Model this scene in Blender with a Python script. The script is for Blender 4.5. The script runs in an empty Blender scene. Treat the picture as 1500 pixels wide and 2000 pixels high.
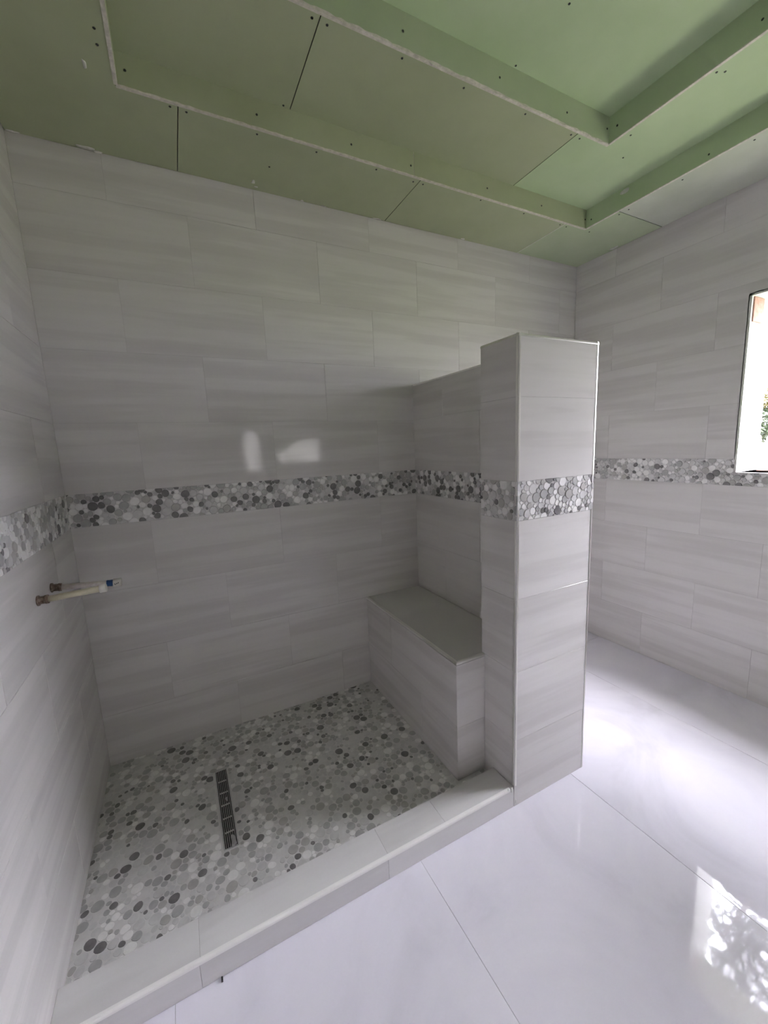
import bpy, bmesh, math, random
from mathutils import Matrix, Vector

C = bpy.context.scene.collection
SC = bpy.context.scene

# ------------------------------------------------------------------ camera, world, light, exposure
W, H, H2, H3 = 3.1693, 2.723, 2.8222, 2.9305         # room width, soffit and the two tray levels
YF = -3.70                                            # wall behind the camera
CAM_R = [[0.888725, 0.445256, 0.109156], [-0.456487, 0.881447, 0.121125], [-0.042284, -0.157475, 0.986617]]
CAM_C = Vector((0.4384, -2.145, 1.4933))
F_PX = 785.405
cam = bpy.data.cameras.new('camera')
cam.sensor_fit = 'HORIZONTAL'
cam.sensor_width = 36.0
cam.lens = F_PX / 1500 * 36
cam.clip_start = 0.02
camo = bpy.data.objects.new('camera', cam)
C.objects.link(camo)
rt = Vector([CAM_R[i][0] for i in range(3)]); fw = Vector([CAM_R[i][1] for i in range(3)]); up = Vector([CAM_R[i][2] for i in range(3)])
m = Matrix.Identity(4)
for i in range(3):
    m[i][0] = rt[i]; m[i][1] = up[i]; m[i][2] = -fw[i]; m[i][3] = CAM_C[i]
camo.matrix_world = m
SC.camera = camo

SKY = 11.0
w = bpy.data.worlds.new('overcast_sky')
SC.world = w
w.use_nodes = True
nt = w.node_tree
nt.nodes.clear()
out = nt.nodes.new('ShaderNodeOutputWorld')
bg = nt.nodes.new('ShaderNodeBackground')
tc = nt.nodes.new('ShaderNodeTexCoord')
sep = nt.nodes.new('ShaderNodeSeparateXYZ')
mr = nt.nodes.new('ShaderNodeMapRange')               # CIE overcast sky: zenith about three times the horizon
mr.inputs['From Min'].default_value = 0.0
mr.inputs['From Max'].default_value = 0.75
mr.interpolation_type = 'SMOOTHSTEP'
mr.inputs['To Min'].default_value = SKY * 0.27
mr.inputs['To Max'].default_value = SKY * 1.0
nt.links.new(tc.outputs['Generated'], sep.inputs[0])
nt.links.new(sep.outputs['Z'], mr.inputs['Value'])
nt.links.new(mr.outputs[0], bg.inputs['Strength'])
bg.inputs['Color'].default_value = (0.95, 0.935, 1.05, 1)
nt.links.new(bg.outputs[0], out.inputs[0])

# sun behind thin cloud: broad and soft, high above the window side
sun = bpy.data.lights.new('veiled_sun', 'SUN')
sun.energy = 0.7
sun.angle = math.radians(24)
sun.color = (1.0, 0.985, 0.97)
suno = bpy.data.objects.new('veiled_sun', sun)
C.objects.link(suno)
suno.location = (12, -8, 20)
suno.rotation_euler = Vector((-0.45, 0.33, -1.0)).to_track_quat('-Z', 'Y').to_euler()

SC.view_settings.view_transform = 'Standard'
SC.view_settings.look = 'None'
SC.view_settings.exposure = 2.75
SC.view_settings.gamma = 1.0
SC.view_settings.use_curve_mapping = False
SC.cycles.use_denoising = True
SC.cycles.max_bounces = 12
SC.cycles.diffuse_bounces = 8
SC.cycles.glossy_bounces = 4
SC.cycles.caustics_reflective = False
SC.cycles.sample_clamp_indirect = 6.0

# ------------------------------------------------------------------ materials
def mat(name, color, rough=0.5, metal=0.0, spec=0.5):
    mt = bpy.data.materials.new(name)
    mt.use_nodes = True
    b = mt.node_tree.nodes['Principled BSDF']
    b.inputs['Base Color'].default_value = (*color, 1)
    b.inputs['Roughness'].default_value = rough
    b.inputs['Metallic'].default_value = metal
    b.inputs['Specular IOR Level'].default_value = spec
    return mt, mt.node_tree, b

def node(t, kind, **kw):
    n = t.nodes.new(kind)
    for k, v in kw.items():
        if k in n.inputs.keys():
            n.inputs[k].default_value = v
        else:
            setattr(n, k, v)
    return n

def ramp(t, stops):
    r = t.nodes.new('ShaderNodeValToRGB')
    e = r.color_ramp.elements
    while len(e) < len(stops):
        e.new(0.5)
    for i, (p, c) in enumerate(stops):
        e[i].position = p
        e[i].color = (*c, 1)
    return r

def coords(t, scale, rnd=40.0, rot=(0, 0, 0)):
    """Object coordinates, shifted by a random amount per object, then scaled."""
    tcn = t.nodes.new('ShaderNodeTexCoord')
    oi = t.nodes.new('ShaderNodeObjectInfo')
    mul = node(t, 'ShaderNodeMath', operation='MULTIPLY')
    mul.inputs[1].default_value = rnd
    add = node(t, 'ShaderNodeVectorMath', operation='ADD')
    mp = t.nodes.new('ShaderNodeMapping')
    mp.inputs['Scale'].default_value = scale
    mp.inputs['Rotation'].default_value = rot
    t.links.new(oi.outputs['Random'], mul.inputs[0])
    t.links.new(tcn.outputs['Object'], add.inputs[0])
    t.links.new(mul.outputs[0], add.inputs[1])
    t.links.new(add.outputs[0], mp.inputs[0])
    return mp.outputs[0], oi

def streak_tile(name, dark, light, scale, rough=0.1, rot=(0, 0.03, 0)):
    mt, t, b = mat(name, light, rough)
    v, oi = coords(t, scale, 40.0, rot)
    n1 = node(t, 'ShaderNodeTexNoise', Scale=1.0, Detail=3.0, Roughness=0.55)
    t.links.new(v, n1.inputs['Vector'])
    r = ramp(t, [(0.36, dark), (0.47, [(a * .55 + c * .45) for a, c in zip(dark, light)]), (0.52, light), (0.70, [min(1, c * 1.03) for c in light])])
    t.links.new(n1.outputs['Fac'], r.inputs[0])
    n2 = node(t, 'ShaderNodeTexNoise', Scale=2.1, Detail=5.0, Roughness=0.6)
    t.links.new(v, n2.inputs['Vector'])
    r2 = ramp(t, [(0.3, (0.965, 0.965, 0.965)), (0.7, (1.02, 1.02, 1.02))])
    t.links.new(n2.outputs['Fac'], r2.inputs[0])
    mx = node(t, 'ShaderNodeMix', data_type='RGBA', blend_type='MULTIPLY')
    mx.inputs[0].default_value = 1.0
    t.links.new(r.outputs[0], mx.inputs[6])
    t.links.new(r2.outputs[0], mx.inputs[7])
    t.links.new(mx.outputs[2], b.inputs['Base Color'])
    # very gentle waviness of a glazed face
    n3 = node(t, 'ShaderNodeTexNoise', Scale=5.0, Detail=1.0)
    tcn = t.nodes.new('ShaderNodeTexCoord')
    t.links.new(tcn.outputs['Object'], n3.inputs['Vector'])
    bp = node(t, 'ShaderNodeBump', Strength=0.05, Distance=0.004)
    t.links.new(n3.outputs['Fac'], bp.inputs['Height'])
    t.links.new(bp.outputs[0], b.inputs['Normal'])
    return mt

M = {}
M['wall_tile'] = streak_tile('glazed_streaked_wall_tile', (0.55, 0.532, 0.52), (0.61, 0.593, 0.58), (0.9, 0.9, 13.0), 0.07)
M['plain_tile'] = streak_tile('glazed_cut_tile', (0.56, 0.55, 0.545), (0.62, 0.61, 0.605), (0.9, 0.9, 7.0))

mt, t, b = mat('polished_porcelain_floor', (0.72, 0.71, 0.73), 0.035)
v, _ = coords(t, (1.6, 1.6, 1.6), 30.0)
n = node(t, 'ShaderNodeTexNoise', Scale=1.3, Detail=6.0, Roughness=0.55, Distortion=1.2)
t.links.new(v, n.inputs['Vector'])
r = ramp(t, [(0.30, (0.61, 0.592, 0.655)), (0.45, (0.685, 0.665, 0.735)), (0.65, (0.735, 0.715, 0.775))])
t.links.new(n.outputs['Fac'], r.inputs[0])
t.links.new(r.outputs[0], b.inputs['Base Color'])
n3 = node(t, 'ShaderNodeTexNoise', Scale=5.5, Detail=2.0)
t.links.new(v, n3.inputs['Vector'])
bp = node(t, 'ShaderNodeBump', Strength=0.07, Distance=0.006)
t.links.new(n3.outputs['Fac'], bp.inputs['Height'])
t.links.new(bp.outputs[0], b.inputs['Normal'])
M['floor_tile'] = mt

def noisy(name, c1, c2, scale=8.0, rough=0.6, bump=0.0, detail=4.0, spec=0.5, metal=0.0, rnd=30.0):
    mt, t, b = mat(name, c1, rough, metal, spec)
    v, _ = coords(t, (1, 1, 1), rnd)
    n = node(t, 'ShaderNodeTexNoise', Scale=scale, Detail=detail, Roughness=0.6)
    t.links.new(v, n.inputs['Vector'])
    r = ramp(t, [(0.35, c1), (0.65, c2)])
    t.links.new(n.outputs['Fac'], r.inputs[0])
    t.links.new(r.outputs[0], b.inputs['Base Color'])
    if bump:
        bp = node(t, 'ShaderNodeBump', Strength=bump, Distance=0.003)
        t.links.new(n.outputs['Fac'], bp.inputs['Height'])
        t.links.new(bp.outputs[0], b.inputs['Normal'])
    return mt

M['grout'] = noisy('pale_grout', (0.56, 0.55, 0.54), (0.64, 0.63, 0.62), 20, 0.8, 0.2)
M['joint'] = noisy('tile_joint_grout', (0.43, 0.42, 0.41), (0.48, 0.47, 0.46), 12, 0.8)
M['floor_joint'] = noisy('floor_joint_grout', (0.42, 0.42, 0.43), (0.48, 0.48, 0.49), 12, 0.8)
PEB = [noisy('pebble_white', (0.70, 0.69, 0.68), (0.80, 0.79, 0.78), 30, 0.35),
       noisy('pebble_pale_grey', (0.50, 0.495, 0.49), (0.58, 0.575, 0.57), 30, 0.35),
       noisy('pebble_mid_grey', (0.34, 0.335, 0.335), (0.41, 0.405, 0.40), 30, 0.35),
       noisy('pebble_warm_grey', (0.36, 0.345, 0.335), (0.43, 0.415, 0.40), 30, 0.35),
       noisy('pebble_dark_grey', (0.12, 0.115, 0.115), (0.19, 0.18, 0.18), 30, 0.35)]
M['board_a'] = noisy('green_board_grey', (0.35, 0.385, 0.25), (0.385, 0.42, 0.28), 3, 0.75, 0.0, 3)
M['board_b'] = noisy('green_board_green', (0.40, 0.50, 0.31), (0.44, 0.54, 0.345), 3, 0.75, 0.0, 3)
M['board_c'] = noisy('green_board_pale', (0.385, 0.455, 0.30), (0.425, 0.49, 0.335), 3, 0.75, 0.0, 3)
M['board_d'] = noisy('green_board_lit', (0.44, 0.47, 0.39), (0.50, 0.53, 0.45), 3, 0.75, 0.0, 3)  # paler copy for the right soffit: bounced light put into the board colour
M['board_edge'] = mat('dark_board_edge', (0.10, 0.10, 0.085), 0.9)[0]
M['gypsum'] = noisy('raw_gypsum_edge', (0.50, 0.48, 0.43), (0.66, 0.62, 0.57), 60, 0.9, 0.5)
M['trim'] = mat('satin_aluminium_trim', (0.74, 0.73, 0.69), 0.28, 0.85)[0]
M['trim_white'] = mat('white_pvc_trim', (0.72, 0.71, 0.69), 0.3)[0]
M['steel'] = noisy('brushed_steel', (0.42, 0.42, 0.42), (0.55, 0.55, 0.55), 60, 0.35, 0, 3, 0.5, 0.8)
M['grate'] = noisy('grate_steel', (0.38, 0.36, 0.35), (0.52, 0.50, 0.49), 60, 0.45, 0, 3, 0.5, 0.15)
M['black'] = mat('dark_drain_cavity', (0.008, 0.008, 0.008), 0.6)[0]
M['screw'] = mat('black_drywall_screw', (0.012, 0.012, 0.012), 0.5)[0]
M['cream_pvc'] = noisy('cream_pipe', (0.50, 0.46, 0.33), (0.62, 0.57, 0.43), 25, 0.4)
M['white_pvc'] = noisy('white_pipe', (0.42, 0.36, 0.34), (0.60, 0.55, 0.52), 35, 0.45)
M['coupling'] = noisy('white_coupling', (0.55, 0.53, 0.48), (0.62, 0.60, 0.55), 35, 0.4)
M['rust'] = noisy('rusty_steel', (0.10, 0.06, 0.04), (0.27, 0.22, 0.18), 90, 0.6, 0.2, 4, 0.5, 0.5)
M['blue'] = mat('blue_thread_tape', (0.01, 0.06, 0.19), 0.5)[0]
M['mark'] = mat('black_pipe_print', (0.02, 0.02, 0.02), 0.6)[0]
M['plaster'] = noisy('white_plaster', (0.55, 0.55, 0.52), (0.68, 0.68, 0.64), 50, 0.9, 0.4)
M['render'] = noisy('block_wall_render', (0.17, 0.165, 0.155), (0.23, 0.225, 0.21), 6, 0.9, 0.2)
M['brick'] = noisy('raw_clay_brick', (0.26, 0.14, 0.11), (0.34, 0.20, 0.17), 40, 0.9, 0.4)
M['ground'] = noisy('grassy_yard_ground', (0.10, 0.115, 0.07), (0.17, 0.17, 0.11), 2, 0.95)
M['leaf_green'] = noisy('green_leaf', (0.014, 0.024, 0.010), (0.026, 0.038, 0.016), 8, 0.5)
M['leaf_yellow'] = noisy('yellow_leaf', (0.05, 0.045, 0.010), (0.085, 0.07, 0.02), 8, 0.5)
M['bark'] = noisy('grey_bark', (0.10, 0.08, 0.065), (0.20, 0.17, 0.14), 20, 0.9, 0.4)
M['picket'] = noisy('weathered_picket', (0.28, 0.25, 0.22), (0.42, 0.38, 0.34), 20, 0.9)
M['spacer'] = mat('dark_plastic_spacer', (0.02, 0.02, 0.022), 0.4)[0]

# ------------------------------------------------------------------ helpers
def link(name, me, parent=None, M4=None):
    o = bpy.data.objects.new(name, me)
    C.objects.link(o)
    if parent is not None:
        o.parent = parent
        if M4 is not None:
            o.matrix_local = wm(parent).inverted() @ M4
    elif M4 is not None:
        o.matrix_world = M4
    return o

def wm(o):
    """World matrix from the local matrices (no depsgraph update needed)."""
    r = o.matrix_basis.copy()
    while o.parent is not None:
        o = o.parent
        r = o.matrix_basis @ r
    return r

def tag(o, label, cat=None, kind=None, group=None):
    o['label'] = label
    if cat: o['category'] = cat
    if kind: o['kind'] = kind
    if group: o['group'] = group
    return o

def empty(name, loc, label, cat, group=None, kind=None):
    o = bpy.data.objects.new(name, None)
    o.empty_display_size = 0.05
    C.objects.link(o)
    o.location = loc
    return tag(o, label, cat, kind, group)

def mesh(name, verts, faces, mats, idx=None, smooth=False):
    me = bpy.data.meshes.new(name)
    me.from_pydata([tuple(v) for v in verts], [], faces)
    for mm in (mats if isinstance(mats, (list, tuple)) else [mats]):
        me.materials.append(mm)
    if idx is not None:
        me.polygons.foreach_set('material_index', idx)
    if smooth:
        me.polygons.foreach_set('use_smooth', [True] * len(me.polygons))
    me.update()
    return me

BOXF = [(0, 3, 2, 1), (4, 5, 6, 7), (0, 1, 5, 4), (1, 2, 6, 5), (2, 3, 7, 6), (3, 0, 4, 7)]
def boxes(name, bl, mats, idx=None):
    vs, fs = [], []
    for (x0, y0, z0, x1, y1, z1) in bl:
        k = len(vs)
        vs += [(x0, y0, z0), (x1, y0, z0), (x1, y1, z0), (x0, y1, z0), (x0, y0, z1), (x1, y0, z1), (x1, y1, z1), (x0, y1, z1)]
        fs += [tuple(k + i for i in f) for f in BOXF]
    return mesh(name, vs, fs, mats, idx)

def soft_box(name, b, mt, bev=0.002, seg=2):
    bm = bmesh.new()
    x0, y0, z0, x1, y1, z1 = b
    bmesh.ops.create_cube(bm, size=1.0)
    for vv in bm.verts:
        vv.co = Vector(((x0 + x1) / 2 + vv.co.x * (x1 - x0), (y0 + y1) / 2 + vv.co.y * (y1 - y0), (z0 + z1) / 2 + vv.co.z * (z1 - z0)))
    bmesh.ops.bevel(bm, geom=bm.edges[:], offset=bev, segments=seg, affect='EDGES', profile=0.5)
    me = bpy.data.meshes.new(name)
    bm.to_mesh(me); bm.free()
    me.materials.append(mt)
    return me

def frame(origin, u, nrm):
    """Matrix of a surface: local x along u, local -y along the outward normal, local z = v."""
    u = Vector(u).normalized(); n_ = Vector(nrm).normalized()
    y = -n_
    v_ = u.cross(y)
    r = Matrix.Identity(4)
    for i in range(3):
        r[i][0] = u[i]; r[i][1] = y[i]; r[i][2] = v_[i]; r[i][3] = origin[i]
    return r

_tile_cache = {}
def tile_mesh(wd, ht, mt, th=0.008, c=0.0005):
    key = (round(wd, 4), round(ht, 4), mt.name, th)
    if key in _tile_cache: return _tile_cache[key]
    a, b_ = wd / 2, ht / 2
    vs = []
    for (i, y) in ((c, 0.0), (0.0, c), (0.0, th)):
        vs += [(-a + i, y, -b_ + i), (a - i, y, -b_ + i), (a - i, y, b_ - i), (-a + i, y, b_ - i)]
    fs = [(0, 1, 2, 3)]
    for k in (0, 4):
        for j in range(4):
            fs.append((k + j, k + 4 + j, k + 4 + (j + 1) % 4, k + (j + 1) % 4))
    me = mesh('tile', vs, fs, mt)
    _tile_cache[key] = me
    return me

def cell_mesh(cells, mt, th=0.008):
    """A notched tile: rectangular cells (x0,z0,x1,z1) joined into one slab."""
    bm = bmesh.new()
    for (x0, z0, x1, z1) in cells:
        vv = [bm.verts.new((x0, 0, z0)), bm.verts.new((x1, 0, z0)), bm.verts.new((x1, 0, z1)), bm.verts.new((x0, 0, z1))]
        bm.faces.new(vv)
    bmesh.ops.remove_doubles(bm, verts=bm.verts[:], dist=1e-5)
    g = bmesh.ops.extrude_face_region(bm, geom=bm.faces[:])
    for e in g['geom']:
        if isinstance(e, bmesh.types.BMVert): e.co.y = th
    bmesh.ops.recalc_face_normals(bm, faces=bm.faces[:])
    me = bpy.data.meshes.new('tile'); bm.to_mesh(me); bm.free()
    me.materials.append(mt)
    return me

TR = random.Random(5)
def lay(parent, F, rows, width, first, mt=None, hole=None, g=0.0009, step=0.6, x0=0.0, tilt=0.0016, name='tile'):
    """Tiles on the surface with frame F. rows: (z0, z1, odd) ; joints every STEP from FIRST (shifted by half for odd rows)."""
    mt = mt or M['wall_tile']
    for (z0, z1, odd) in rows:
        j = first + (step / 2 if odd else 0)
        while j > x0 + 1e-4: j -= step
        xs = [x0]
        j += step
        while j < width - 0.004:
            if j > x0 + 0.004: xs.append(j)
            j += step
        xs.append(width)
        for a, b_ in zip(xs, xs[1:]):
            if b_ - a < 0.004 or z1 - z0 < 0.004: continue
            cx, cz = (a + b_) / 2, (z0 + z1) / 2
            T = F @ Matrix.Translation((cx, 0, cz))
            if hole and a < hole[2] and b_ > hole[0] and z0 < hole[3] and z1 > hole[1]:
                gx = sorted({a + g / 2, b_ - g / 2, *[q for q in (hole[0], hole[2]) if a < q < b_]})
                gz = sorted({z0 + g / 2, z1 - g / 2, *[q for q in (hole[1], hole[3]) if z0 < q < z1]})
                cells = []
                for p, q in zip(gx, gx[1:]):
                    for r_, s in zip(gz, gz[1:]):
                        mx_, mz_ = (p + q) / 2, (r_ + s) / 2
                        if hole[0] < mx_ < hole[2] and hole[1] < mz_ < hole[3]: continue
                        cells.append((p - cx, r_ - cz, q - cx, s - cz))
                if cells: link(name, cell_mesh(cells, mt), parent, T)
                continue
            R = Matrix.Rotation(TR.uniform(-tilt, tilt), 4, 'X') @ Matrix.Rotation(TR.uniform(-tilt, tilt), 4, 'Z') if tilt else Matrix.Identity(4)
            link(name, tile_mesh(b_ - a - g, z1 - z0 - g, mt), parent, T @ R)

BT, BB = 1.3512, 1.2049                               # top and bottom of the pebble band
def wall_rows(z_top, z_bot=0.0, low=None):
    rows = []
    zs = [0.0, 0.3, 0.6, 0.9, BB]
    for k in range(4): rows.append((zs[k], zs[k + 1], k % 2 == 1))
    z, k = BT, 0
    while z < z_top - 1e-3:
        rows.append((z, min(z + 0.3, z_top), k % 2 == 0))
        z += 0.3; k += 1
    return [(max(a, z_bot), min(b_, z_top), o) for (a, b_, o) in rows if b_ > z_bot + 1e-3 and a < z_top - 1e-3]

# ------------------------------------------------------------------ pebbles
def project(p):
    d = Vector(p) - CAM_C
    z = d.dot(fw)
    if z < 0.05: return None
    return 750 + F_PX * d.dot(rt) / z, 1000 - F_PX * d.dot(up) / z, z

def pebble_field(wd, ht, seed, sizes, holes=()):
    rg = random.Random(seed)
    cell = 0.024
    grid = {}
    pts = []
    def near(x, y):
        ci, cj = int(x // cell), int(y // cell)
        for i in range(ci - 2, ci + 3):
            for j in range(cj - 2, cj + 3):
                for k in grid.get((i, j), ()): yield k
    area = wd * ht
    for (r0, r1, dens) in sizes:
        for _ in range(int(area * dens)):
            r = rg.uniform(r0, r1)
            x = rg.uniform(-0.3 * r, wd + 0.3 * r); y = rg.uniform(-0.3 * r, ht + 0.3 * r)
            if any(hx0 - r * .5 < x < hx1 + r * .5 and hy0 - r * .5 < y < hy1 + r * .5 for (hx0, hy0, hx1, hy1) in holes): continue
            ok = True
            for k in near(x, y):
                px, py, pr_ = pts[k]
                if (px - x) ** 2 + (py - y) ** 2 < ((pr_ + r) * 1.0) ** 2:
                    ok = False; break
            if ok:
                grid.setdefault((int(x // cell), int(y // cell)), []).append(len(pts))
                pts.append((x, y, r))
    polys = []
    N = 13
    for i, (x, y, r) in enumerate(pts):
        nb = [(pts[k][0] - x, pts[k][1] - y, pts[k][2]) for k in near(x, y) if k != i]
        ph = rg.uniform(0, 6.28); e = rg.uniform(0, .18)
        rr = []
        for q in range(N):
            th = 2 * math.pi * q / N
            cx, sx = math.cos(th), math.sin(th)
            lim = r * 1.38 * (1 + e * math.cos(2 * (th - ph)))
            for dx, dy, rj in nb:
                D = math.hypot(dx, dy)
                c = (cx * dx + sx * dy) / D
                if c > 0.05:
                    lim = min(lim, ((D * D + r * r - rj * rj) / (2 * D) - 0.0006) / c)
            rr.append(max(lim, r * .5))
        rr = [(rr[q - 1] + 2 * rr[q] + rr[(q + 1) % N]) / 4 for q in range(N)]
        pl = []
        for q in range(N):
            th = 2 * math.pi * q / N
            px = min(max(x + rr[q] * math.cos(th), 0.0004), wd - 0.0004)
            py = min(max(y + rr[q] * math.sin(th), 0.0004), ht - 0.0004)
            for (hx0, hy0, hx1, hy1) in holes:
                if hx0 < px < hx1 and hy0 < py < hy1:
                    dd = [(px - hx0, 0), (hx1 - px, 1), (py - hy0, 2), (hy1 - py, 3)]
                    s = min(dd)[1]
                    if s == 0: px = hx0
                    elif s == 1: px = hx1
                    elif s == 2: py = hy0
                    else: py = hy1
            pl.append((px, py))
        A = sum(pl[q][0] * pl[(q + 1) % N][1] - pl[(q + 1) % N][0] * pl[q][1] for q in range(N)) / 2
        if A > 2.5e-5:
            polys.append((pl, A))
    return polys

def pebble_geo(pl, hgt, rg):
    N = len(pl)
    cx = sum(p[0] for p in pl) / N; cy = sum(p[1] for p in pl) / N
    vs = [(p[0] - cx, 0.0006, p[1] - cy) for p in pl]
    vs += [((p[0] - cx) * .90, -hgt, (p[1] - cy) * .90) for p in pl]
    fs = [(q, (q + 1) % N, N + (q + 1) % N, N + q) for q in range(N)] + [tuple(range(N, 2 * N))]
    return cx, cy, vs, fs

def lay_pebbles(parent, F, polys, seed, weights, limit=300, visible=lambda p: True):
    """The pebbles that show largest become objects of their own, the rest one part."""
    rg = random.Random(seed)
    nrm = (F.to_3x3() @ Vector((0, -1, 0))).normalized()
    sc = []
    for k, (pl, A) in enumerate(polys):
        c = F @ Vector((sum(p[0] for p in pl) / len(pl), 0, sum(p[1] for p in pl) / len(pl)))
        q = project(c)
        s = 0.0
        if q and -12 < q[0] < 1512 and -12 < q[1] < 2012 and visible(c):
            d = CAM_C - c
            s = A * max(0.0, d.normalized().dot(nrm)) / d.length_squared
        sc.append((s, k))
    sc.sort(reverse=True)
    single = {k for s, k in sc[:limit] if s > 0}
    vs_all, fs_all, ix = [], [], []
    for k, (pl, A) in enumerate(polys):
        mi = rg.choices(range(5), weights)[0]
        cx, cy, vs, fs = pebble_geo(pl, rg.uniform(0.0008, 0.0026), rg)
        if k in single:
            link('pebble', mesh('pebble', vs, fs, PEB[mi]), parent, F @ Matrix.Translation((cx, 0, cy)))
        else:
            b0 = len(vs_all)
            vs_all += [(a + cx, b_, c_ + cy) for a, b_, c_ in vs]
            fs_all += [tuple(b0 + i for i in f) for f in fs]
            ix += [mi] * len(fs)
    if vs_all:
        o = link('small_pebbles', mesh('small_pebbles', vs_all, fs_all, PEB, ix), parent, F)
        o['kind'] = 'stuff'
        o['label'] = 'remaining pebbles of the mosaic, too many or too small to pick apart'

BAND_SIZES = [(0.0155, 0.0185, 700), (0.0115, 0.0145, 2600), (0.0078, 0.0098, 16000), (0.0052, 0.0066, 24000)]
def band(parent, F, wd, seed, weights=(26, 25, 20, 9, 22), limit=300, visible=lambda p: True, hole=None):
    """Pebble strip between BB and BT: a grout bed and its pebbles."""
    F2 = F @ Matrix.Translation((0, 0, BB))
    holes = [hole] if hole else []
    if hole:
        bl = [(0, 0.001, 0, hole[0], 0.008, BT - BB), (hole[2], 0.001, 0, wd, 0.008, BT - BB), (hole[0], 0.001, 0, hole[2], 0.008, hole[1])]
    else:
        bl = [(0, 0.001, 0, wd, 0.008, BT - BB)]
    o = link('pebble_band', boxes('pebble_band', bl, M['grout']), parent, F2)
    o['label'] = 'band of flat grey and white pebble mosaic set between the tiles'
    lay_pebbles(o, F2, pebble_field(wd, BT - BB, seed, BAND_SIZES, holes), seed + 1, weights, limit, visible)
    return o

# ------------------------------------------------------------------ walls
FB = frame((0, 0, 0), (1, 0, 0), (0, -1, 0))          # back wall
FL = frame((0, YF, 0), (0, 1, 0), (1, 0, 0))          # left wall, u from the front wall to the back wall
FR = frame((W, 0, 0), (0, -1, 0), (-1, 0, 0))         # right wall, u from the back wall towards the camera
FF = frame((W, YF, 0), (-1, 0, 0), (0, 1, 0))         # front wall (behind the camera)
LEN = -YF
TW = 0.24
WIN = (1.0408, 1.2791, 1.95, 2.1969)                  # window opening in right-wall coordinates (u0,z0,u1,z1)
SUB = 0.0015

def slab(name, F, wd, ht, th, holes=(), label='', x0=0.0):
    us = sorted({x0, wd, *[h[0] for h in holes], *[h[2] for h in holes]})
    bl = []
    for a, b_ in zip(us, us[1:]):
        z = 0.0
        hs = sorted([h for h in holes if h[0] <= a + 1e-6 and h[2] >= b_ - 1e-6], key=lambda h: h[1])
        for h in hs:
            if h[1] > z: bl.append((a, SUB, z, b_, th, h[1]))
            z = h[3]
        bl.append((a, SUB, z, b_, th, ht))
    bl = [tuple(q) for q in bl]
    me = boxes(name, bl, [M['joint']])
    o = link(name, me, None, F)
    tag(o, label, 'wall', 'structure')
    return o

wall_back = slab('wall_back', FB, W + TW, 3.1, 0.15, (), 'long pale streaked tile wall behind the shower, crossed by a pebble band', -0.15)
lay(wall_back, FB, wall_rows(H + 0.004), W, 0.0)
band(wall_back, FB, W, 11, visible=lambda p: p.x < 1.76)

wall_left = slab('wall_left', FL, LEN, 3.1, 0.15, (), 'pale tile wall with two pipe stubs, on the left edge of the shower')
lay(wall_left, FL, wall_rows(H + 0.004), LEN, LEN)
band(wall_left, FL, LEN, 23, weights=(32, 32, 19, 9, 8))

wall_right = slab('wall_right', FR, LEN, 3.1, TW, (WIN,), 'pale tile wall holding the bright window opening')
lay(wall_right, FR, wall_rows(H + 0.004), LEN, 0.0, hole=WIN)
band(wall_right, FR, LEN, 37, weights=(26, 34, 22, 8, 10), hole=(WIN[0], WIN[1] - BB, WIN[2], 1.0), visible=lambda p: p.y < -0.25)

# front wall behind the camera with two small openings that show as reflections in the glazed back wall
FO1 = (W - 1.49, 1.25, W - 1.28, 1.78)
FO2 = (W - 2.36, 1.34, W - 1.74, 1.66)
wall_front = slab('wall_front', FF, W, 3.1, 0.15, (FO2, FO1), 'tiled wall behind the viewer with two small openings')
rows_f = wall_rows(H + 0.004)
lay(wall_front, FF, [r_ for r_ in rows_f if r_[1] <= BB + 1e-3 or r_[0] > 1.90], W, 0.0)
for (a, b_) in ((0, FO1[0] if FO1[0] < FO2[0] else FO2[0]),):
    lay(wall_front, FF, [(BB, 1.951, True)], a if False else FO2[0], 0.0)
lay(wall_front, FF, [(BB, 1.951, True)], W, 0.0, x0=FO1[2])

# ------------------------------------------------------------------ window opening (no sash yet) in the right wall
window_1 = link('window_1', boxes('window_1', [
    (W + 0.0, -WIN[2], WIN[1] - 0.012, W + TW + 0.02, -WIN[0], WIN[1])], [M['trim_white']]), None)
tag(window_1, 'bare window opening without a sash, white reveal, glaring daylight', 'window', 'structure')
def reveal(name, b):
    link(name, boxes(name, [b], [M['plaster']]), window_1)
reveal('jamb', (W, -WIN[0] - 0.010, WIN[1], W + TW, -WIN[0] + 0.004, WIN[3]))
reveal('jamb', (W, -WIN[2] - 0.004, WIN[1], W + TW, -WIN[2] + 0.010, WIN[3]))
reveal('head', (W, -WIN[2], WIN[3] - 0.010, W + TW, -WIN[0], WIN[3] + 0.004))
o = link('exposed_brick', soft_box('exposed_brick', (W + 0.015, -WIN[0] - 0.016, WIN[3] - 0.135, W + 0.125, -WIN[0] - 0.006, WIN[3] - 0.012), M['brick'], 0.003), window_1)
o['label'] = 'reddish bare brick showing at the top of the jamb'
o = link('brick_chip', soft_box('brick_chip', (W + 0.13, -WIN[0] - 0.13, WIN[1] - 0.004, W + 0.17, -WIN[0] - 0.05, WIN[1] + 0.006), M['brick'], 0.003), window_1)
o['label'] = 'small red brick chip lying on the sill'

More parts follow.
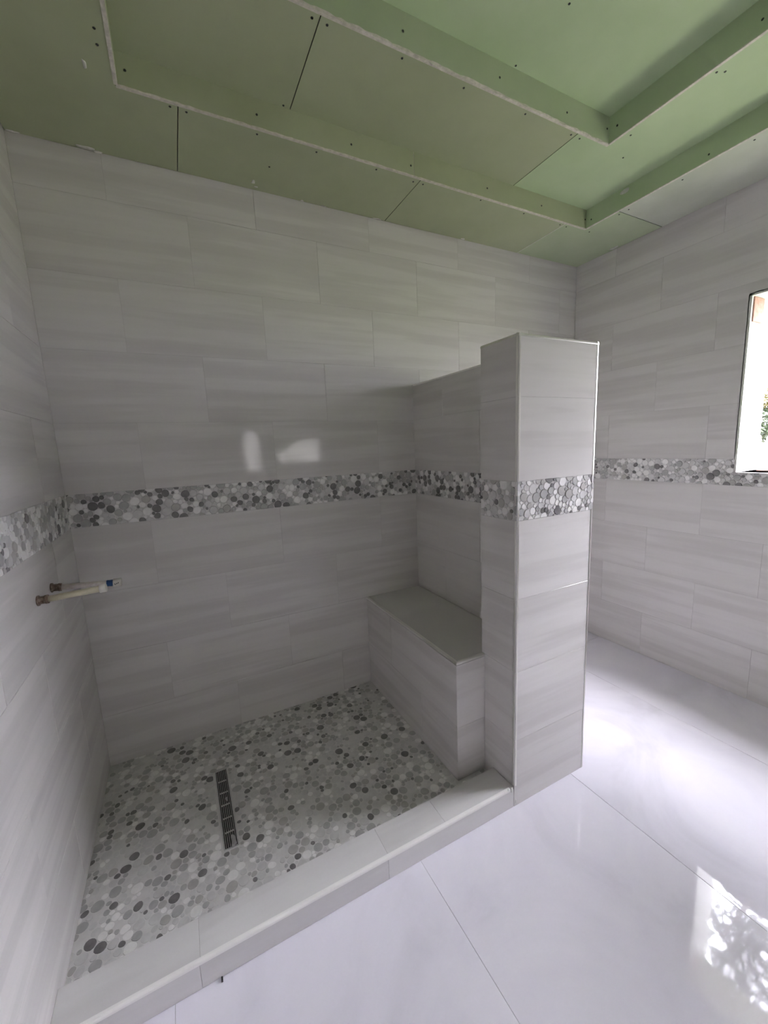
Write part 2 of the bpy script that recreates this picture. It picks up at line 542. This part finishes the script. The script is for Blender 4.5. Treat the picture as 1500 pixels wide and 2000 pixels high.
# ------------------------------------------------------------------ floor
bed = link('floor', boxes('floor', [(-0.15, YF - 0.15, -0.16, W + TW, 0.15, -0.0015)], [M['floor_joint']]), None)
tag(bed, 'polished white marble-look porcelain floor, glossy with thin joints', 'floor', 'structure')
FT = frame((0, YF, 0), (1, 0, 0), (0, 0, 1))
FTm = M['floor_tile']
for x0, x1 in ((0, 0.2725), (0.2725, 1.0725), (1.0725, 1.8725), (1.8725, 2.6725), (2.6725, W)):
    for y0, y1 in ((YF, -3.50), (-3.50, -1.90), (-1.90, -0.30), (-0.30, 0.0)):
        Tm = frame(((x0 + x1) / 2, (y0 + y1) / 2, 0), (1, 0, 0), (0, 0, 1)) @ Matrix.Rotation(TR.uniform(-.0012, .0012), 4, 'X') @ Matrix.Rotation(TR.uniform(-.0012, .0012), 4, 'Z')
        link('floor_tile', tile_mesh(x1 - x0 - 0.0010, y1 - y0 - 0.0010, FTm, 0.01, 0.0007), bed, Tm)

# ------------------------------------------------------------------ half wall, pillar
PX, PBX, PRX = 1.7516, 1.5287, 1.952
PBY, PFY, PZ = -0.8714, -1.0677, 1.8639
def rows_between(z0, z1): return wall_rows(z1, z0)

half = link('half_wall', boxes('half_wall', [(PX + SUB, PBY, 0, PRX - SUB, 0, PZ - 0.008)], [M['joint']]), None)
tag(half, 'low tiled partition wall between the shower and the dry side, joined to the pillar', 'partition', 'thing')
Fh = frame((PX, 0, 0), (0, -1, 0), (-1, 0, 0))
lay(half, Fh, wall_rows(PZ - 0.006), -PBY, 0.3)
band(half, Fh, -PBY, 41)
Fh2 = frame((PRX, PBY, 0), (0, 1, 0), (1, 0, 0))
lay(half, Fh2, wall_rows(PZ - 0.006), -PBY, 0.0)
Fh3 = frame(((PX), PBY, PZ - 0.0065), (0, 1, 0), (0, 0, 1)) @ Matrix.Translation((0, 0, -(PRX - PX)))
lay(half, Fh3, [(0, PRX - PX, False)], -PBY, 0.0, M['plain_tile'])
o = link('edge_trim', soft_box('edge_trim', (PX - 0.001, PBY, PZ - 0.014, PX + 0.008, -0.001, PZ - 0.005), M['trim'], 0.002), half)

pil = link('pillar', boxes('pillar', [(PBX + SUB, PFY + SUB, 0, PRX - SUB, PBY - SUB, PZ - 0.006)], [M['joint']]), None)
tag(pil, 'tall rectangular tiled pillar with bright metal edge trims at the shower entrance', 'pillar', 'thing')
Fp = frame((PBX, PFY, 0), (1, 0, 0), (0, -1, 0))
lay(pil, Fp, wall_rows(PZ - 0.004), PRX - PBX, 0.0, step=4.8)
band(pil, Fp, PRX - PBX, 51, weights=(28, 36, 20, 8, 8))
Fq = frame((PBX, PBY, 0), (0, -1, 0), (-1, 0, 0))
lay(pil, Fq, rows_between(0.0, PZ - 0.004), PBY - PFY, 0.9)
band(pil, Fq, PBY - PFY, 57, weights=(28, 32, 20, 8, 12))
Fs = frame((PRX, PFY, 0), (0, 1, 0), (1, 0, 0))
lay(pil, Fs, wall_rows(PZ - 0.004), PBY - PFY, 0.9)
Fk = frame((PBX, PBY, 0), (-1, 0, 0), (0, 1, 0)) @ Matrix.Translation((-(PX - PBX), 0, 0))
lay(pil, Fk, wall_rows(PZ - 0.004), PX - PBX, 0.9)
Fc = frame((PBX, PFY, PZ), (1, 0, 0), (0, 0, 1))
lay(pil, Fc, [(0.006, PBY - PFY - 0.006, False)], PRX - PBX - 0.006, 0.9, M['plain_tile'], x0=0.006)
def trim(name, parent, a, b_, u, v_, r=0.007, mt=None):
    """A quarter-round edge profile: two thin lips and the round between them, swept from a to b."""
    a, b_, u, v_ = Vector(a), Vector(b_), Vector(u), Vector(v_)
    prof = [u * 0.010 + v_ * -0.0016, u * r + v_ * -0.0016]
    for k in range(5):
        th = math.pi / 2 * k / 4
        prof.append(u * (r - (r + 0.0016) * math.sin(th)) + v_ * (r - (r + 0.0016) * math.cos(th)))
    prof += [u * -0.0016 + v_ * 0.010, u * 0.003 + v_ * 0.010, u * 0.006 + v_ * 0.006, u * 0.010 + v_ * 0.003]
    n_ = len(prof)
    vs = [a + p for p in prof] + [b_ + p for p in prof]
    fs = [(q, (q + 1) % n_, n_ + (q + 1) % n_, n_ + q) for q in range(n_)] + [tuple(range(n_))[::-1], tuple(range(n_, 2 * n_))]
    me = mesh(name, vs, fs, mt or M['trim'])
    bm = bmesh.new(); bm.from_mesh(me); bmesh.ops.recalc_face_normals(bm, faces=bm.faces[:]); bm.to_mesh(me); bm.free()
    return link(name, me, parent, Matrix.Identity(4))
zc = 0.0925
X, Y, Z = Vector((1, 0, 0)), Vector((0, 1, 0)), Vector((0, 0, 1))
trim('edge_trim', pil, (PBX, PFY, zc + 0.004), (PBX, PFY, PZ), X, Y)
trim('edge_trim', pil, (PRX, PFY, 0.002), (PRX, PFY, PZ), -X, Y)
trim('edge_trim', pil, (PBX, PFY, PZ), (PRX, PFY, PZ), Y, -Z)
trim('edge_trim', pil, (PBX, PBY, PZ), (PBX, PFY, PZ), X, -Z)
trim('edge_trim', pil, (PRX, PBY, PZ), (PRX, PFY, PZ), -X, -Z)

# ------------------------------------------------------------------ shower floor, curb, bench, drain
ZS = 0.0466
CYI, CYO = -0.9454, PFY
BX, BY, BZ = 1.3786, -0.8896, 0.6009
sf = link('shower_floor', boxes('shower_floor', [(0.0, CYI, 0.001, PBX, 0.0, ZS - 0.001)], [M['grout']]), None)
tag(sf, 'sunken shower floor of flat grey and white pebble mosaic in pale grout', 'shower floor', 'thing')
DR = (0.443, -0.713, 0.487, -0.301)
Fsf = frame((0, CYI, ZS - 0.002), (1, 0, 0), (0, 0, 1))
hd = (DR[0] - 0.012, DR[1] - CYI - 0.010, DR[2] + 0.008, DR[3] - CYI + 0.004)
FLOOR_SIZES = [(0.0155, 0.0195, 600), (0.0118, 0.0150, 3000), (0.0080, 0.0102, 16000), (0.0055, 0.0068, 20000)]
lay_pebbles(sf, Fsf, pebble_field(PBX, -CYI, 71, FLOOR_SIZES, [hd, (BX - 0.001, 0.055, PBX + .1, 2.0)]), 72, (18, 38, 25, 10, 9))

curb = link('shower_curb', boxes('shower_curb', [(0.0, CYO + 0.004, 0.0, PBX - 0.0025, CYI - SUB, zc - SUB)], [M['joint']]), None)
tag(curb, 'low tiled curb in front of the pebble shower floor, chipped beside the pillar', 'curb', 'thing')
Fct = frame((0, CYO, zc), (1, 0, 0), (0, 0, 1))
D_ = CYI - CYO
for a, b_ in ((0.0, 0.345), (0.345, 0.945), (0.945, 1.19), (1.19, PBX - 0.0025)):
    T = Fct @ Matrix.Translation(((a + b_) / 2, 0, (D_ + 0.010) / 2))
    link('tile', tile_mesh(b_ - a - 0.001, D_ - 0.010, M['plain_tile'], 0.008), curb, T)
Fcf = frame((0, CYO, 0), (1, 0, 0), (0, -1, 0))
for a, b_ in ((0.0, 0.342), (0.342, 0.942), (0.942, PBX - 0.0025)):
    T = Fcf @ Matrix.Translation(((a + b_) / 2, 0, (zc - 0.010) / 2))
    link('tile', tile_mesh(b_ - a - 0.001, zc - 0.012, M['plain_tile'], 0.008), curb, T)
Fci = frame((PBX, CYI, 0), (-1, 0, 0), (0, 1, 0))
T = Fci @ Matrix.Translation((PBX / 2 + 0.001, 0, (ZS + zc) / 2))
link('tile', tile_mesh(PBX - 0.0045, zc - ZS - 0.001, M['plain_tile'], 0.008), curb, T)
trim('edge_trim', curb, (0.0, CYO, zc), (PBX - 0.022, CYO, zc), Y, -Z, 0.007, M['trim_white'])
rg = random.Random(8)
def blob(name, parent, c, s, mt, seed=0, flat_axis=2):
    bm = bmesh.new()
    bmesh.ops.create_icosphere(bm, subdivisions=2, radius=1.0)
    r_ = random.Random(seed)
    ph = [r_.uniform(0, 6.28) for _ in range(6)]
    for vv in bm.verts:
        k = 1 + .25 * math.sin(3.1 * vv.co.x + ph[0]) + .22 * math.sin(4.3 * vv.co.y + ph[1]) + .15 * math.sin(6 * vv.co.z + ph[2]) + .12 * math.sin(9 * vv.co.x + ph[3])
        vv.co = Vector((vv.co.x * s[0] * k, vv.co.y * s[1] * k, vv.co.z * s[2])) + Vector(c)
    me = bpy.data.meshes.new(name); bm.to_mesh(me); bm.free(); me.materials.append(mt)
    me.polygons.foreach_set('use_smooth', [True] * len(me.polygons))
    return link(name, me, parent, Matrix.Identity(4))
blob('grout_lump', curb, (PBX - 0.014, CYO + 0.002, zc - 0.008), (0.008, 0.005, 0.011), M['plaster'], 3)
blob('grout_lump', curb, (PBX - 0.030, CYO + 0.003, zc - 0.004), (0.006, 0.004, 0.008), M['plaster'], 9)
blob('grout_lump', pil, (PBX + 0.008, CYO - 0.001, 0.024), (0.004, 0.002, 0.010), M['plaster'], 4)

bench = link('shower_bench', mesh('shower_bench', *(lambda pl, z0, z1: (
    [(x, y, z0) for x, y in pl] + [(x, y, z1) for x, y in pl],
    [tuple(range(len(pl)))[::-1], tuple(range(len(pl), 2 * len(pl)))] + [(i, (i + 1) % len(pl), len(pl) + (i + 1) % len(pl), len(pl) + i) for i in range(len(pl))]))(
    [(BX + SUB, -0.0005), (BX + SUB, BY + SUB), (PBX - 0.0005, BY + SUB), (PBX - 0.0005, PBY + 0.001), (PX - 0.0005, PBY + 0.001), (PX - 0.0005, -0.0005)], ZS, BZ - 0.008), M['joint']), None)
tag(bench, 'built-in tiled shower bench against the half wall, dark smooth seat on top', 'bench', 'thing')
Fbf = frame((BX, 0, 0), (0, -1, 0), (-1, 0, 0))
lay(bench, Fbf, [(ZS, 0.3, False), (0.3, BZ - 0.013, True)], -BY, 0.6)
Fbe = frame((BX, BY, 0), (1, 0, 0), (0, -1, 0))
lay(bench, Fbe, [(ZS, 0.3, False), (0.3, BZ - 0.013, True)], PBX - BX, 0.6)
seat = link('seat_slab', boxes('seat_slab', [(BX + 0.003, PBY + 0.0012, BZ - 0.008, PX - 0.001, -0.001, BZ), (BX + 0.003, BY + 0.003, BZ - 0.008, PBX - 0.001, PBY + 0.0012, BZ)], [M['plain_tile']]), bench)
trim('edge_trim', bench, (BX, -0.001, BZ), (BX, BY, BZ), X, -Z, 0.006)
trim('edge_trim', bench, (BX, BY, BZ), (PBX - 0.001, BY, BZ), Y, -Z, 0.006)

# linear drain
dx0, dy0, dx1, dy1 = DR
drain = empty('linear_drain', ((dx0 + dx1) / 2, (dy0 + dy1) / 2, ZS - 0.001), 'long narrow slotted steel drain set in the pebble shower floor', 'drain')
zt = ZS + 0.0016
def wbox(name, parent, bl, mt):
    return link(name, boxes(name, bl, [mt]), parent, Matrix.Identity(4))
wbox('trough', drain, [(dx0, dy0, ZS - 0.0008, dx1, dy1, ZS - 0.0002)], M['black'])
e = 0.004
wbox('frame', drain, [(dx0 - e, dy0 - e, ZS - 0.001, dx0, dy1 + e, zt), (dx1, dy0 - e, ZS - 0.001, dx1 + e, dy1 + e, zt),
                      (dx0, dy1, ZS - 0.001, dx1, dy1 + e + 0.010, zt), (dx0, dy0 - e, ZS - 0.001, dx1, dy0, zt)], M['steel'])
nb = 6
for i in range(nb):
    x = dx0 + 0.0045 + (dx1 - dx0 - 0.009) * i / (nb - 1)
    wbox('grate_bar', drain, [(x - 0.0010, dy0 + 0.002, ZS, x + 0.0010, dy1 - 0.002, zt - 0.0003)], M['grate'])
for k in range(1, 6):
    y = dy0 + (dy1 - dy0) * k / 6
    wbox('cross_bar', drain, [(dx0 + 0.0045, y - 0.0030, ZS, dx1 - 0.0045, y + 0.0030, zt)], M['grate'])
blob('dried_grout', drain, (dx1 - 0.011, dy0 + 0.022, zt - 0.0006), (0.010, 0.024, 0.0012), M['steel'], 12)
blob('dried_grout', drain, (dx0 + 0.028, dy0 + 0.235, zt - 0.0005), (0.005, 0.011, 0.0010), M['steel'], 15)

# small dark spacer left at the foot of the curb
sp = link('tile_spacer', soft_box('tile_spacer', (-0.0022, -0.007, 0.0, 0.0022, 0.004, 0.007), M['spacer'], 0.0008), None, Matrix.Translation((0.393, CYO - 0.006, 0.0003)))
tag(sp, 'tiny dark plastic spacer left on the floor against the curb', 'spacer', 'thing')

# ------------------------------------------------------------------ ceiling: green board, two-step tray
ceil_ = link('ceiling', boxes('ceiling', [(-0.15, YF - 0.15, 3.06, W + TW, 0.15, 3.16)], [M['joint']]), None)
tag(ceil_, 'unfinished two-step tray ceiling of screwed green plasterboard', 'ceiling', 'structure')
T1X0, T1X1, T1Y0, T1Y1 = 0.3958, 2.7504, -0.3827, -3.32
T2X0, T2X1, T2Y0, T2Y1 = 0.786, 2.3628, -0.7812, -2.93
BTH = 0.012
G = 0.0016
def board(x0, y0, x1, y1, z, mt, extra=None):
    bl = [(x0 + G, y0 + G, z, x1 - G, y1 - G, z + BTH)]
    edge = M['board_edge']
    if extra:                                         # an L-shaped sheet: a second leg that meets the first
        bl.append((extra[0] + G, extra[1] + G, z, extra[2] - G, extra[3] + G, z + BTH))
    me = boxes('plasterboard', bl, [mt, edge], [0, 0, 1, 1, 1, 1] * len(bl))
    return link('plasterboard', me, ceil_, Matrix.Identity(4))
A, Bm, Cm = M['board_a'], M['board_b'], M['board_c']
gap = 0.0022                                          # dark gap along the tiled wall
# soffit ring
for a, b_, mm in ((0.5811, 1.5998, A), (1.5998, 2.5831, A)):
    board(a, T1Y0, b_, -gap, H, mm)
board(0.002, T1Y0, 0.5811, -gap, H, A, (0.002, -1.7, T1X0, T1Y0))
board(2.5831, T1Y0, W - gap, -gap, H, Cm, (T1X1, -0.583, W - gap, T1Y0))
for a, b_ in ((-1.7, -3.3), (-3.3, YF)): board(0.002, b_, T1X0, a, H, A)
link('joint_filler', boxes('joint_filler', [(2.5831 - 0.0022, T1Y0 + 0.01, H - 0.0006, 2.5831 + 0.0022, -0.004, H + 0.003)], [M['plaster']]), ceil_, Matrix.Identity(4))
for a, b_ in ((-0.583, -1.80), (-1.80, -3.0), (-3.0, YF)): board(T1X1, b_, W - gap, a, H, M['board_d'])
board(T1X0, YF, 1.6, T1Y1, H, A); board(1.6, YF, T1X1, T1Y1, H, A)
# second ring
for a, b_, mm in ((T1X0, 0.9868, A), (0.9868, 2.1679, A)):
    board(a, T2Y0, b_, T1Y0, H2, mm)
board(2.1679, T2Y0, T1X1, T1Y0, H2, Bm, (T2X1, -2.0, T1X1, T2Y0))
for a, b_ in ((T2Y0, -1.9), (-1.9, T1Y1)): board(T1X0, b_, T2X0, a, H2, A)
board(T2X1, T1Y1, T1X1, -2.0, H2, Bm)
board(T2X0, T1Y1, T2X1, T2Y1, H2, A)
# top
board(T2X0, -2.0, T2X1, T2Y0, H3, Bm); board(T2X0, T2Y1, T2X1, -2.0, H3, Bm)

def riser(p, q, z0, z1, nrm, mt, seed, rough):
    """An upright strip of board from p to q; its lower cut edge shows raw gypsum, torn a little."""
    r_ = random.Random(seed)
    p, q, nrm = Vector((*p, 0)), Vector((*q, 0)), Vector((*nrm, 0))
    L = (q - p).length
    n_ = max(2, int(L / 0.02)) if rough else 2
    vs, fs, ix = [], [], []
    for k in range(n_ + 1):
        c = p + (q - p) * k / n_
        j = r_.uniform(0, rough) if rough else 0
        j2 = r_.uniform(-rough, rough) * .5 if rough else 0
        f0 = c + nrm * (BTH * .5 - j * .4); f1 = c - nrm * (BTH * .5)
        fl = c + nrm * (BTH * .5)
        vs += [(fl.x, fl.y, z1), (fl.x, fl.y, z0 + 0.003 + j), (f0.x, f0.y, z0 + j2), (f1.x, f1.y, z0), (f1.x, f1.y, z1)]
    for k in range(n_):
        a, b_ = 5 * k, 5 * k + 5
        fs += [(a, a + 1, b_ + 1, b_), (a + 1, a + 2, b_ + 2, b_ + 1), (a + 2, a + 3, b_ + 3, b_ + 2), (a + 3, a + 4, b_ + 4, b_ + 3)]
        ix += [0, 1, 1, 0]
    fs += [(0, 4, 3, 2, 1), tuple(5 * n_ + i for i in (0, 1, 2, 3, 4))]
    ix += [1, 1]
    me = mesh('riser_board', vs, fs, [mt, M['gypsum']], ix)
    bm = bmesh.new(); bm.from_mesh(me); bmesh.ops.recalc_face_normals(bm, faces=bm.faces[:]); bm.to_mesh(me); bm.free()
    link('riser_board', me, ceil_, Matrix.Identity(4))
riser((T1X0, T1Y0), (1.555, T1Y0), H - 0.002, H2, (0, -1), A, 1, 0.003)
riser((1.5565, T1Y0), (T1X1, T1Y0), H - 0.002, H2, (0, -1), A, 2, 0.002)
riser((T1X1, T1Y0 - .006), (T1X1, T1Y1), H - 0.001, H2, (-1, 0), Bm, 3, 0)
riser((T1X0, T1Y0 - .006), (T1X0, T1Y1), H - 0.002, H2, (1, 0), A, 4, 0.003)
riser((T1X0, T1Y1), (T1X1, T1Y1), H - 0.001, H2, (0, 1), A, 5, 0)
riser((T2X0, T2Y0), (T2X1, T2Y0), H2 - 0.003, H3, (0, -1), Cm, 6, 0.0055)
riser((T2X1, T2Y0 - .006), (T2X1, T2Y1), H2 - 0.001, H3, (-1, 0), Bm, 7, 0.001)
riser((T2X0, T2Y0 - .006), (T2X0, T2Y1), H2 - 0.001, H3, (1, 0), A, 8, 0.002)
riser((T2X0, T2Y1), (T2X1, T2Y1), H2 - 0.001, H3, (0, 1), A, 9, 0)

# screw heads: a shallow cross-slotted disc
def screw_mesh():
    bm = bmesh.new()
    bmesh.ops.create_cone(bm, cap_ends=True, segments=10, radius1=0.0046, radius2=0.0036, depth=0.0016)
    top = max(bm.faces, key=lambda f: f.calc_center_median().z)
    r_ = bmesh.ops.inset_individual(bm, faces=[top], thickness=0.0018)
    for vv in top.verts: vv.co.z -= 0.0008
    me = bpy.data.meshes.new('screw'); bm.to_mesh(me); bm.free(); me.materials.append(M['screw'])
    return me
SM = screw_mesh()
def screw(p, n_):
    n_ = Vector(n_)
    q = n_.to_track_quat('Z', 'Y').to_matrix().to_4x4()
    link('screw', SM, ceil_, Matrix.Translation(p) @ q)
for x, y in [(0.364, -0.572), (0.364, -0.519), (0.556, -0.362), (0.609, -0.359), (0.858, -0.355), (1.099, -0.355), (0.939, -0.189), (1.376, -0.358), (1.573, -0.351), (1.626, -0.353), (1.969, -0.363), (2.272, -0.361), (2.560, -0.358), (2.614, -0.357), (2.798, -0.372), (2.786, -0.564), (2.788, -0.617), (2.785, -0.883), (2.781, -1.162)]:
    screw((x, y, H - 0.0004), (0, 0, -1))
for x, y in [(0.964, -0.754), (1.014, -0.753), (0.959, -0.398), (1.286, -0.755), (1.558, -0.749), (1.869, -0.755), (2.145, -0.755), (2.201, -0.755), (2.398, -0.863), (2.509, -0.758), (2.387, -1.191), (2.414, -1.206)]:
    screw((x, y, H2 - 0.0004), (0, 0, -1))
for x, y in [(1.772, -1.038), (1.773, -0.797)]:
    screw((x, y, H3 - 0.0004), (0, 0, -1))
for x, z in [(0.428, 2.773), (0.855, 2.767), (1.245, 2.769), (1.539, 2.761), (1.99, 2.769), (2.375, 2.769), (2.735, 2.77)]:
    screw((x, T1Y0 - 0.0064, z), (0, -1, 0))
for y, z in [(-1.01, 2.748), (-0.422, 2.757)]:
    screw((T1X1 - 0.0064, y, z), (-1, 0, 0))
for x, z in [(1.273, 2.872), (1.701, 2.875), (2.077, 2.867), (2.342, 2.88)]:
    screw((x, T2Y0 - 0.0064, z), (0, -1, 0))
for y, z in [(-0.825, 2.873), (-1.332, 2.864)]:
    screw((T2X1 - 0.0064, y, z), (-1, 0, 0))
# plaster smeared over the board edge
for i, (x, y, sx, sy) in enumerate([(0.249, -0.016, 0.032, 0.010), (0.29, -0.006, 0.022, 0.007), (1.548, -0.008, 0.024, 0.007), (2.127, -0.014, 0.014, 0.006), (3.142, -0.297, 0.010, 0.028),
                                    (0.893, -0.062, 0.009, 0.012), (0.91, -0.03, 0.006, 0.005), (0.318, -0.431, 0.005, 0.016), (1.134, -0.010, 0.010, 0.005), (0.03, -0.008, 0.02, 0.006), (1.25, -0.008, 0.012, 0.005)]):
    blob('plaster_smear', ceil_, (x, y, H - 0.0005), (sx, sy, 0.0022), M['plaster'], 20 + i)
blob('plaster_smear', ceil_, (T1X1 - 0.006, -0.62, H2 - 0.02), (0.003, 0.022, 0.012), M['plaster'], 44)

# ------------------------------------------------------------------ pipe stubs
def lathe(name, parent, a, b_, prof, mt, seg=16, smooth=True):
    """Surface of revolution along a->b; prof: (t, r) with t in metres from a."""
    a, b_ = Vector(a), Vector(b_)
    d = (b_ - a).normalized()
    q = d.to_track_quat('Z', 'Y').to_matrix()
    vs, fs = [], []
    for (tt, r_) in prof:
        for k in range(seg):
            th = 2 * math.pi * k / seg
            vs.append(a + d * tt + q @ Vector((r_ * math.cos(th), r_ * math.sin(th), 0)))
    for i in range(len(prof) - 1):
        for k in range(seg):
            fs.append((i * seg + k, i * seg + (k + 1) % seg, (i + 1) * seg + (k + 1) % seg, (i + 1) * seg + k))
    fs += [tuple(range(seg))[::-1], tuple((len(prof) - 1) * seg + k for k in range(seg))]
    o_ = link(name, mesh(name, vs, fs, mt), parent, Matrix.Identity(4))
    o_.data.polygons.foreach_set('use_smooth', [len(p.vertices) == 4 for p in o_.data.polygons])
    return o_
def pipe(base, end, label, body, blue):
    b0, e0 = Vector(base), Vector(end)
    d = (e0 - b0).normalized(); L = (e0 - b0).length
    p = empty('pipe_stub', base, label, 'pipe')
    lathe('wall_fitting', p, b0 - d * 0.004, e0, [(0, .0155), (.006, .0165), (.009, .0165), (.0095, .0125), (.024, .0125), (.0245, .0142), (.033, .0142), (.0335, .010)], M['rust'])
    if blue:
        lathe('pipe_body', p, b0 + d * 0.022, e0, [(0, .0098), (L - .022 - .042, .0102)], body)
        lathe('thread_tape', p, b0 + d * (L - .048), e0, [(0, .0100), (.002, .0118), (.010, .0114), (.018, .0122), (.022, .0105)], M['blue'])
        lathe('pipe_cap', p, b0 + d * (L - .028), e0, [(0, .0105), (.0012, .0150), (.025, .0154), (.028, .0135)], M['coupling'])
        for k, (o1, s) in enumerate(((.008, .0030), (.013, .0022), (.018, .0030))):
            c = b0 + d * (L - .028 + o1) + Vector((0, -.0152, .002 * (k - 1)))
            q = link('print_mark', soft_box('print_mark', (-.0011, -.0004, -s, .0011, .0004, s), M['mark'], .0002, 1), p, Matrix.Translation(c) @ Matrix.Rotation(.5 * (k - 1), 4, 'Y'))
    else:
        lathe('pipe_body', p, b0 + d * 0.022, e0, [(0, .0098), (L - .022 - .016, .0108)], body)
        lathe('pipe_cap', p, b0 + d * (L - .020), e0, [(0, .0108), (.001, .0140), (.018, .0142), (.020, .0125)], M['coupling'])
    return p
pipe((0.0, -0.401, 1.058), (0.207, -0.394, 1.037), 'thin pipe stub on the left wall ending in blue tape and white cap', M['white_pvc'], True)
pipe((0.0, -0.559, 1.062), (0.185, -0.567, 1.072), 'cream pipe stub on the left wall, the nearer and shorter one', M['cream_pvc'], False)

# ------------------------------------------------------------------ outside: the window view, plus added light blockers behind the viewer
yard = link('light_block_wall', boxes('light_block_wall', [(-3.0, -6.6, -0.35, 3.6, -6.4, 3.6), (-3.0, -6.64, 3.6, 3.6, -6.36, 3.68)], [M['render']]), None)  # added unseen wall that cuts the daylight through the two rear openings
tag(yard, 'dull rendered wall added outside, unseen, to dim the openings behind the viewer', 'light blocker', 'structure')
bpy_ground = link('ground', mesh('ground', [(-20, -40, -.35), (60, -40, -.35), (60, 40, -.35), (-20, 40, -.35)], [(0, 1, 2, 3)], M['ground']), None)
tag(bpy_ground, 'dull grassy yard outside the window', 'ground', 'structure')

def crown_mesh(name, blobs, n_, size, mats, seed):
    """Loose leaves (bent quads) scattered through a few ellipsoids."""
    r_ = random.Random(seed)
    vs, fs, ix = [], [], []
    for i in range(n_):
        (c, s, mi) = r_.choices(blobs, [b_[1][0] * b_[1][1] * b_[1][2] for b_ in blobs])[0]
        while True:
            p = Vector((r_.uniform(-1, 1), r_.uniform(-1, 1), r_.uniform(-1, 1)))
            if 0.35 < p.length < 1: break
        p = Vector((c[0] + p.x * s[0], c[1] + p.y * s[1], c[2] + p.z * s[2]))
        d1 = Vector((r_.gauss(0, 1), r_.gauss(0, 1), r_.gauss(-.4, .7))).normalized()
        d2 = d1.cross(Vector((r_.gauss(0, 1), r_.gauss(0, 1), r_.gauss(0, 1)))).normalized()
        nn = d1.cross(d2)
        l_ = size * r_.uniform(.7, 1.3); w_ = l_ * .38
        k = len(vs)
        vs += [p, p + d1 * l_ * .5 + d2 * w_ * .5 + nn * l_ * .06, p + d1 * l_ - nn * l_ * .1, p + d1 * l_ * .5 - d2 * w_ * .5 + nn * l_ * .06]
        fs += [(k, k + 1, k + 2), (k, k + 2, k + 3)]
        ix += [mi, mi]
    return mesh(name, vs, fs, mats, ix)

def limb_mesh(name, chains):
    vs, fs = [], []
    for ch in chains:
        base = len(vs)
        for (x, y, z, r_) in ch:
            for k in range(8):
                th = math.pi * k / 4
                vs.append((x + r_ * math.cos(th), y + r_ * math.sin(th), z))
        for i in range(len(ch) - 1):
            for k in range(8):
                fs.append((base + i * 8 + k, base + i * 8 + (k + 1) % 8, base + (i + 1) * 8 + (k + 1) % 8, base + (i + 1) * 8 + k))
    return mesh(name, vs, fs, M['bark'], None, True)

def tree(name, loc, chains, blobs, n_, size, seed, label, cat):
    tr = empty(name, loc, label, cat)
    link('trunk', limb_mesh('trunk', chains), tr)
    f_ = link('foliage', crown_mesh('foliage', blobs, n_, size, [M['leaf_green'], M['leaf_yellow']], seed), tr)
    return tr
tree('bush', (9.3, 0.95, -0.35),
     [[(0, 0, 0, .05), (.05, 0, .7, .04), (.2, .1, 1.6, .02)], [(.1, .1, 0, .04), (-.1, .15, .8, .03), (-.3, .2, 1.5, .015)], [(-.1, -.1, 0, .04), (-.1, -.4, .8, .03), (-.2, -.7, 1.5, .015)]],
     [((0, .15, 1.98), (.5, .5, .26), 0), ((0, -.7, 1.98), (.5, .6, .30), 0), ((.1, .15, 2.34), (.35, .45, .22), 1), ((.0, -.6, 2.4), (.5, .5, .2), 1)], 6500, .10, 3,
     'leafy yellow-green bush in the yard outside the window', 'bush')
tree('tall_tree', (6.9, -0.9, -0.35),
     [[(0, 0, 0, .17), (.1, 0, 2.2, .14), (0, .1, 4.2, .10), (-.1, .3, 6.4, .05)], [(.05, 0, 2.6, .09), (-.5, .4, 4.2, .05), (-1.1, .6, 5.0, .02)], [(.05, 0, 3.0, .09), (.4, -.8, 4.8, .05), (.5, -1.5, 6.0, .02)]],
     [((-1.1, .55, 4.95), (.55, .38, .42), 0), ((-.6, .2, 5.6), (.7, .6, .5), 0), ((-.2, -.75, 5.35), (.60, .85, .62), 0), ((.2, -.6, 6.3), (.7, .8, .5), 0), ((-1.25, .15, 4.6), (.35, .3, .2), 0)], 6500, .105, 5,
     'tall leafy tree in the yard, seen only mirrored in the glossy floor', 'tree')
tree('blocker_bush', (2.28, -5.6, -0.35),  # added foliage that partly covers a rear opening and dims its reflection
     [[(0, 0, 0, .05), (.05, 0, .9, .04), (.1, .1, 1.8, .02)], [(.1, .1, 0, .04), (-.2, .1, .9, .03), (-.3, .1, 1.6, .015)]],
     [((-.10, 0, 2.15), (.30, .3, .30), 0), ((.20, 0, 2.30), (.42, .3, .26), 0)], 1500, .10, 8,
     'dark bush added outside the opening behind the viewer to dim its reflection', 'bush')
fence = empty('picket_fence', (8.5, 0.6, -0.35), 'weathered picket fence below the bush outside the window', 'fence')
wbox('rail', fence, [(8.53, -1.2, .55, 8.56, 2.2, .61)], M['picket'])
wbox('rail', fence, [(8.53, -1.2, 1.15, 8.56, 2.2, 1.21)], M['picket'])
fr = random.Random(4)
for k in range(24):
    y = -1.15 + k * .14
    h_ = 1.50 + fr.uniform(-.06, .05)
    pm = mesh('picket', [(8.5, y, -.35), (8.53, y, -.35), (8.53, y + .075, -.35), (8.5, y + .075, -.35), (8.5, y, h_ - .05), (8.53, y, h_ - .05), (8.53, y + .075, h_ - .05), (8.5, y + .075, h_ - .05), (8.5, y + .0375, h_), (8.53, y + .0375, h_)],
              [(0, 3, 2, 1), (0, 1, 5, 4), (1, 2, 6, 9, 5), (2, 3, 7, 6), (3, 0, 4, 8, 7), (4, 5, 9, 8), (6, 7, 8, 9)], M['picket'])
    link('picket', pm, fence, Matrix.Identity(4))
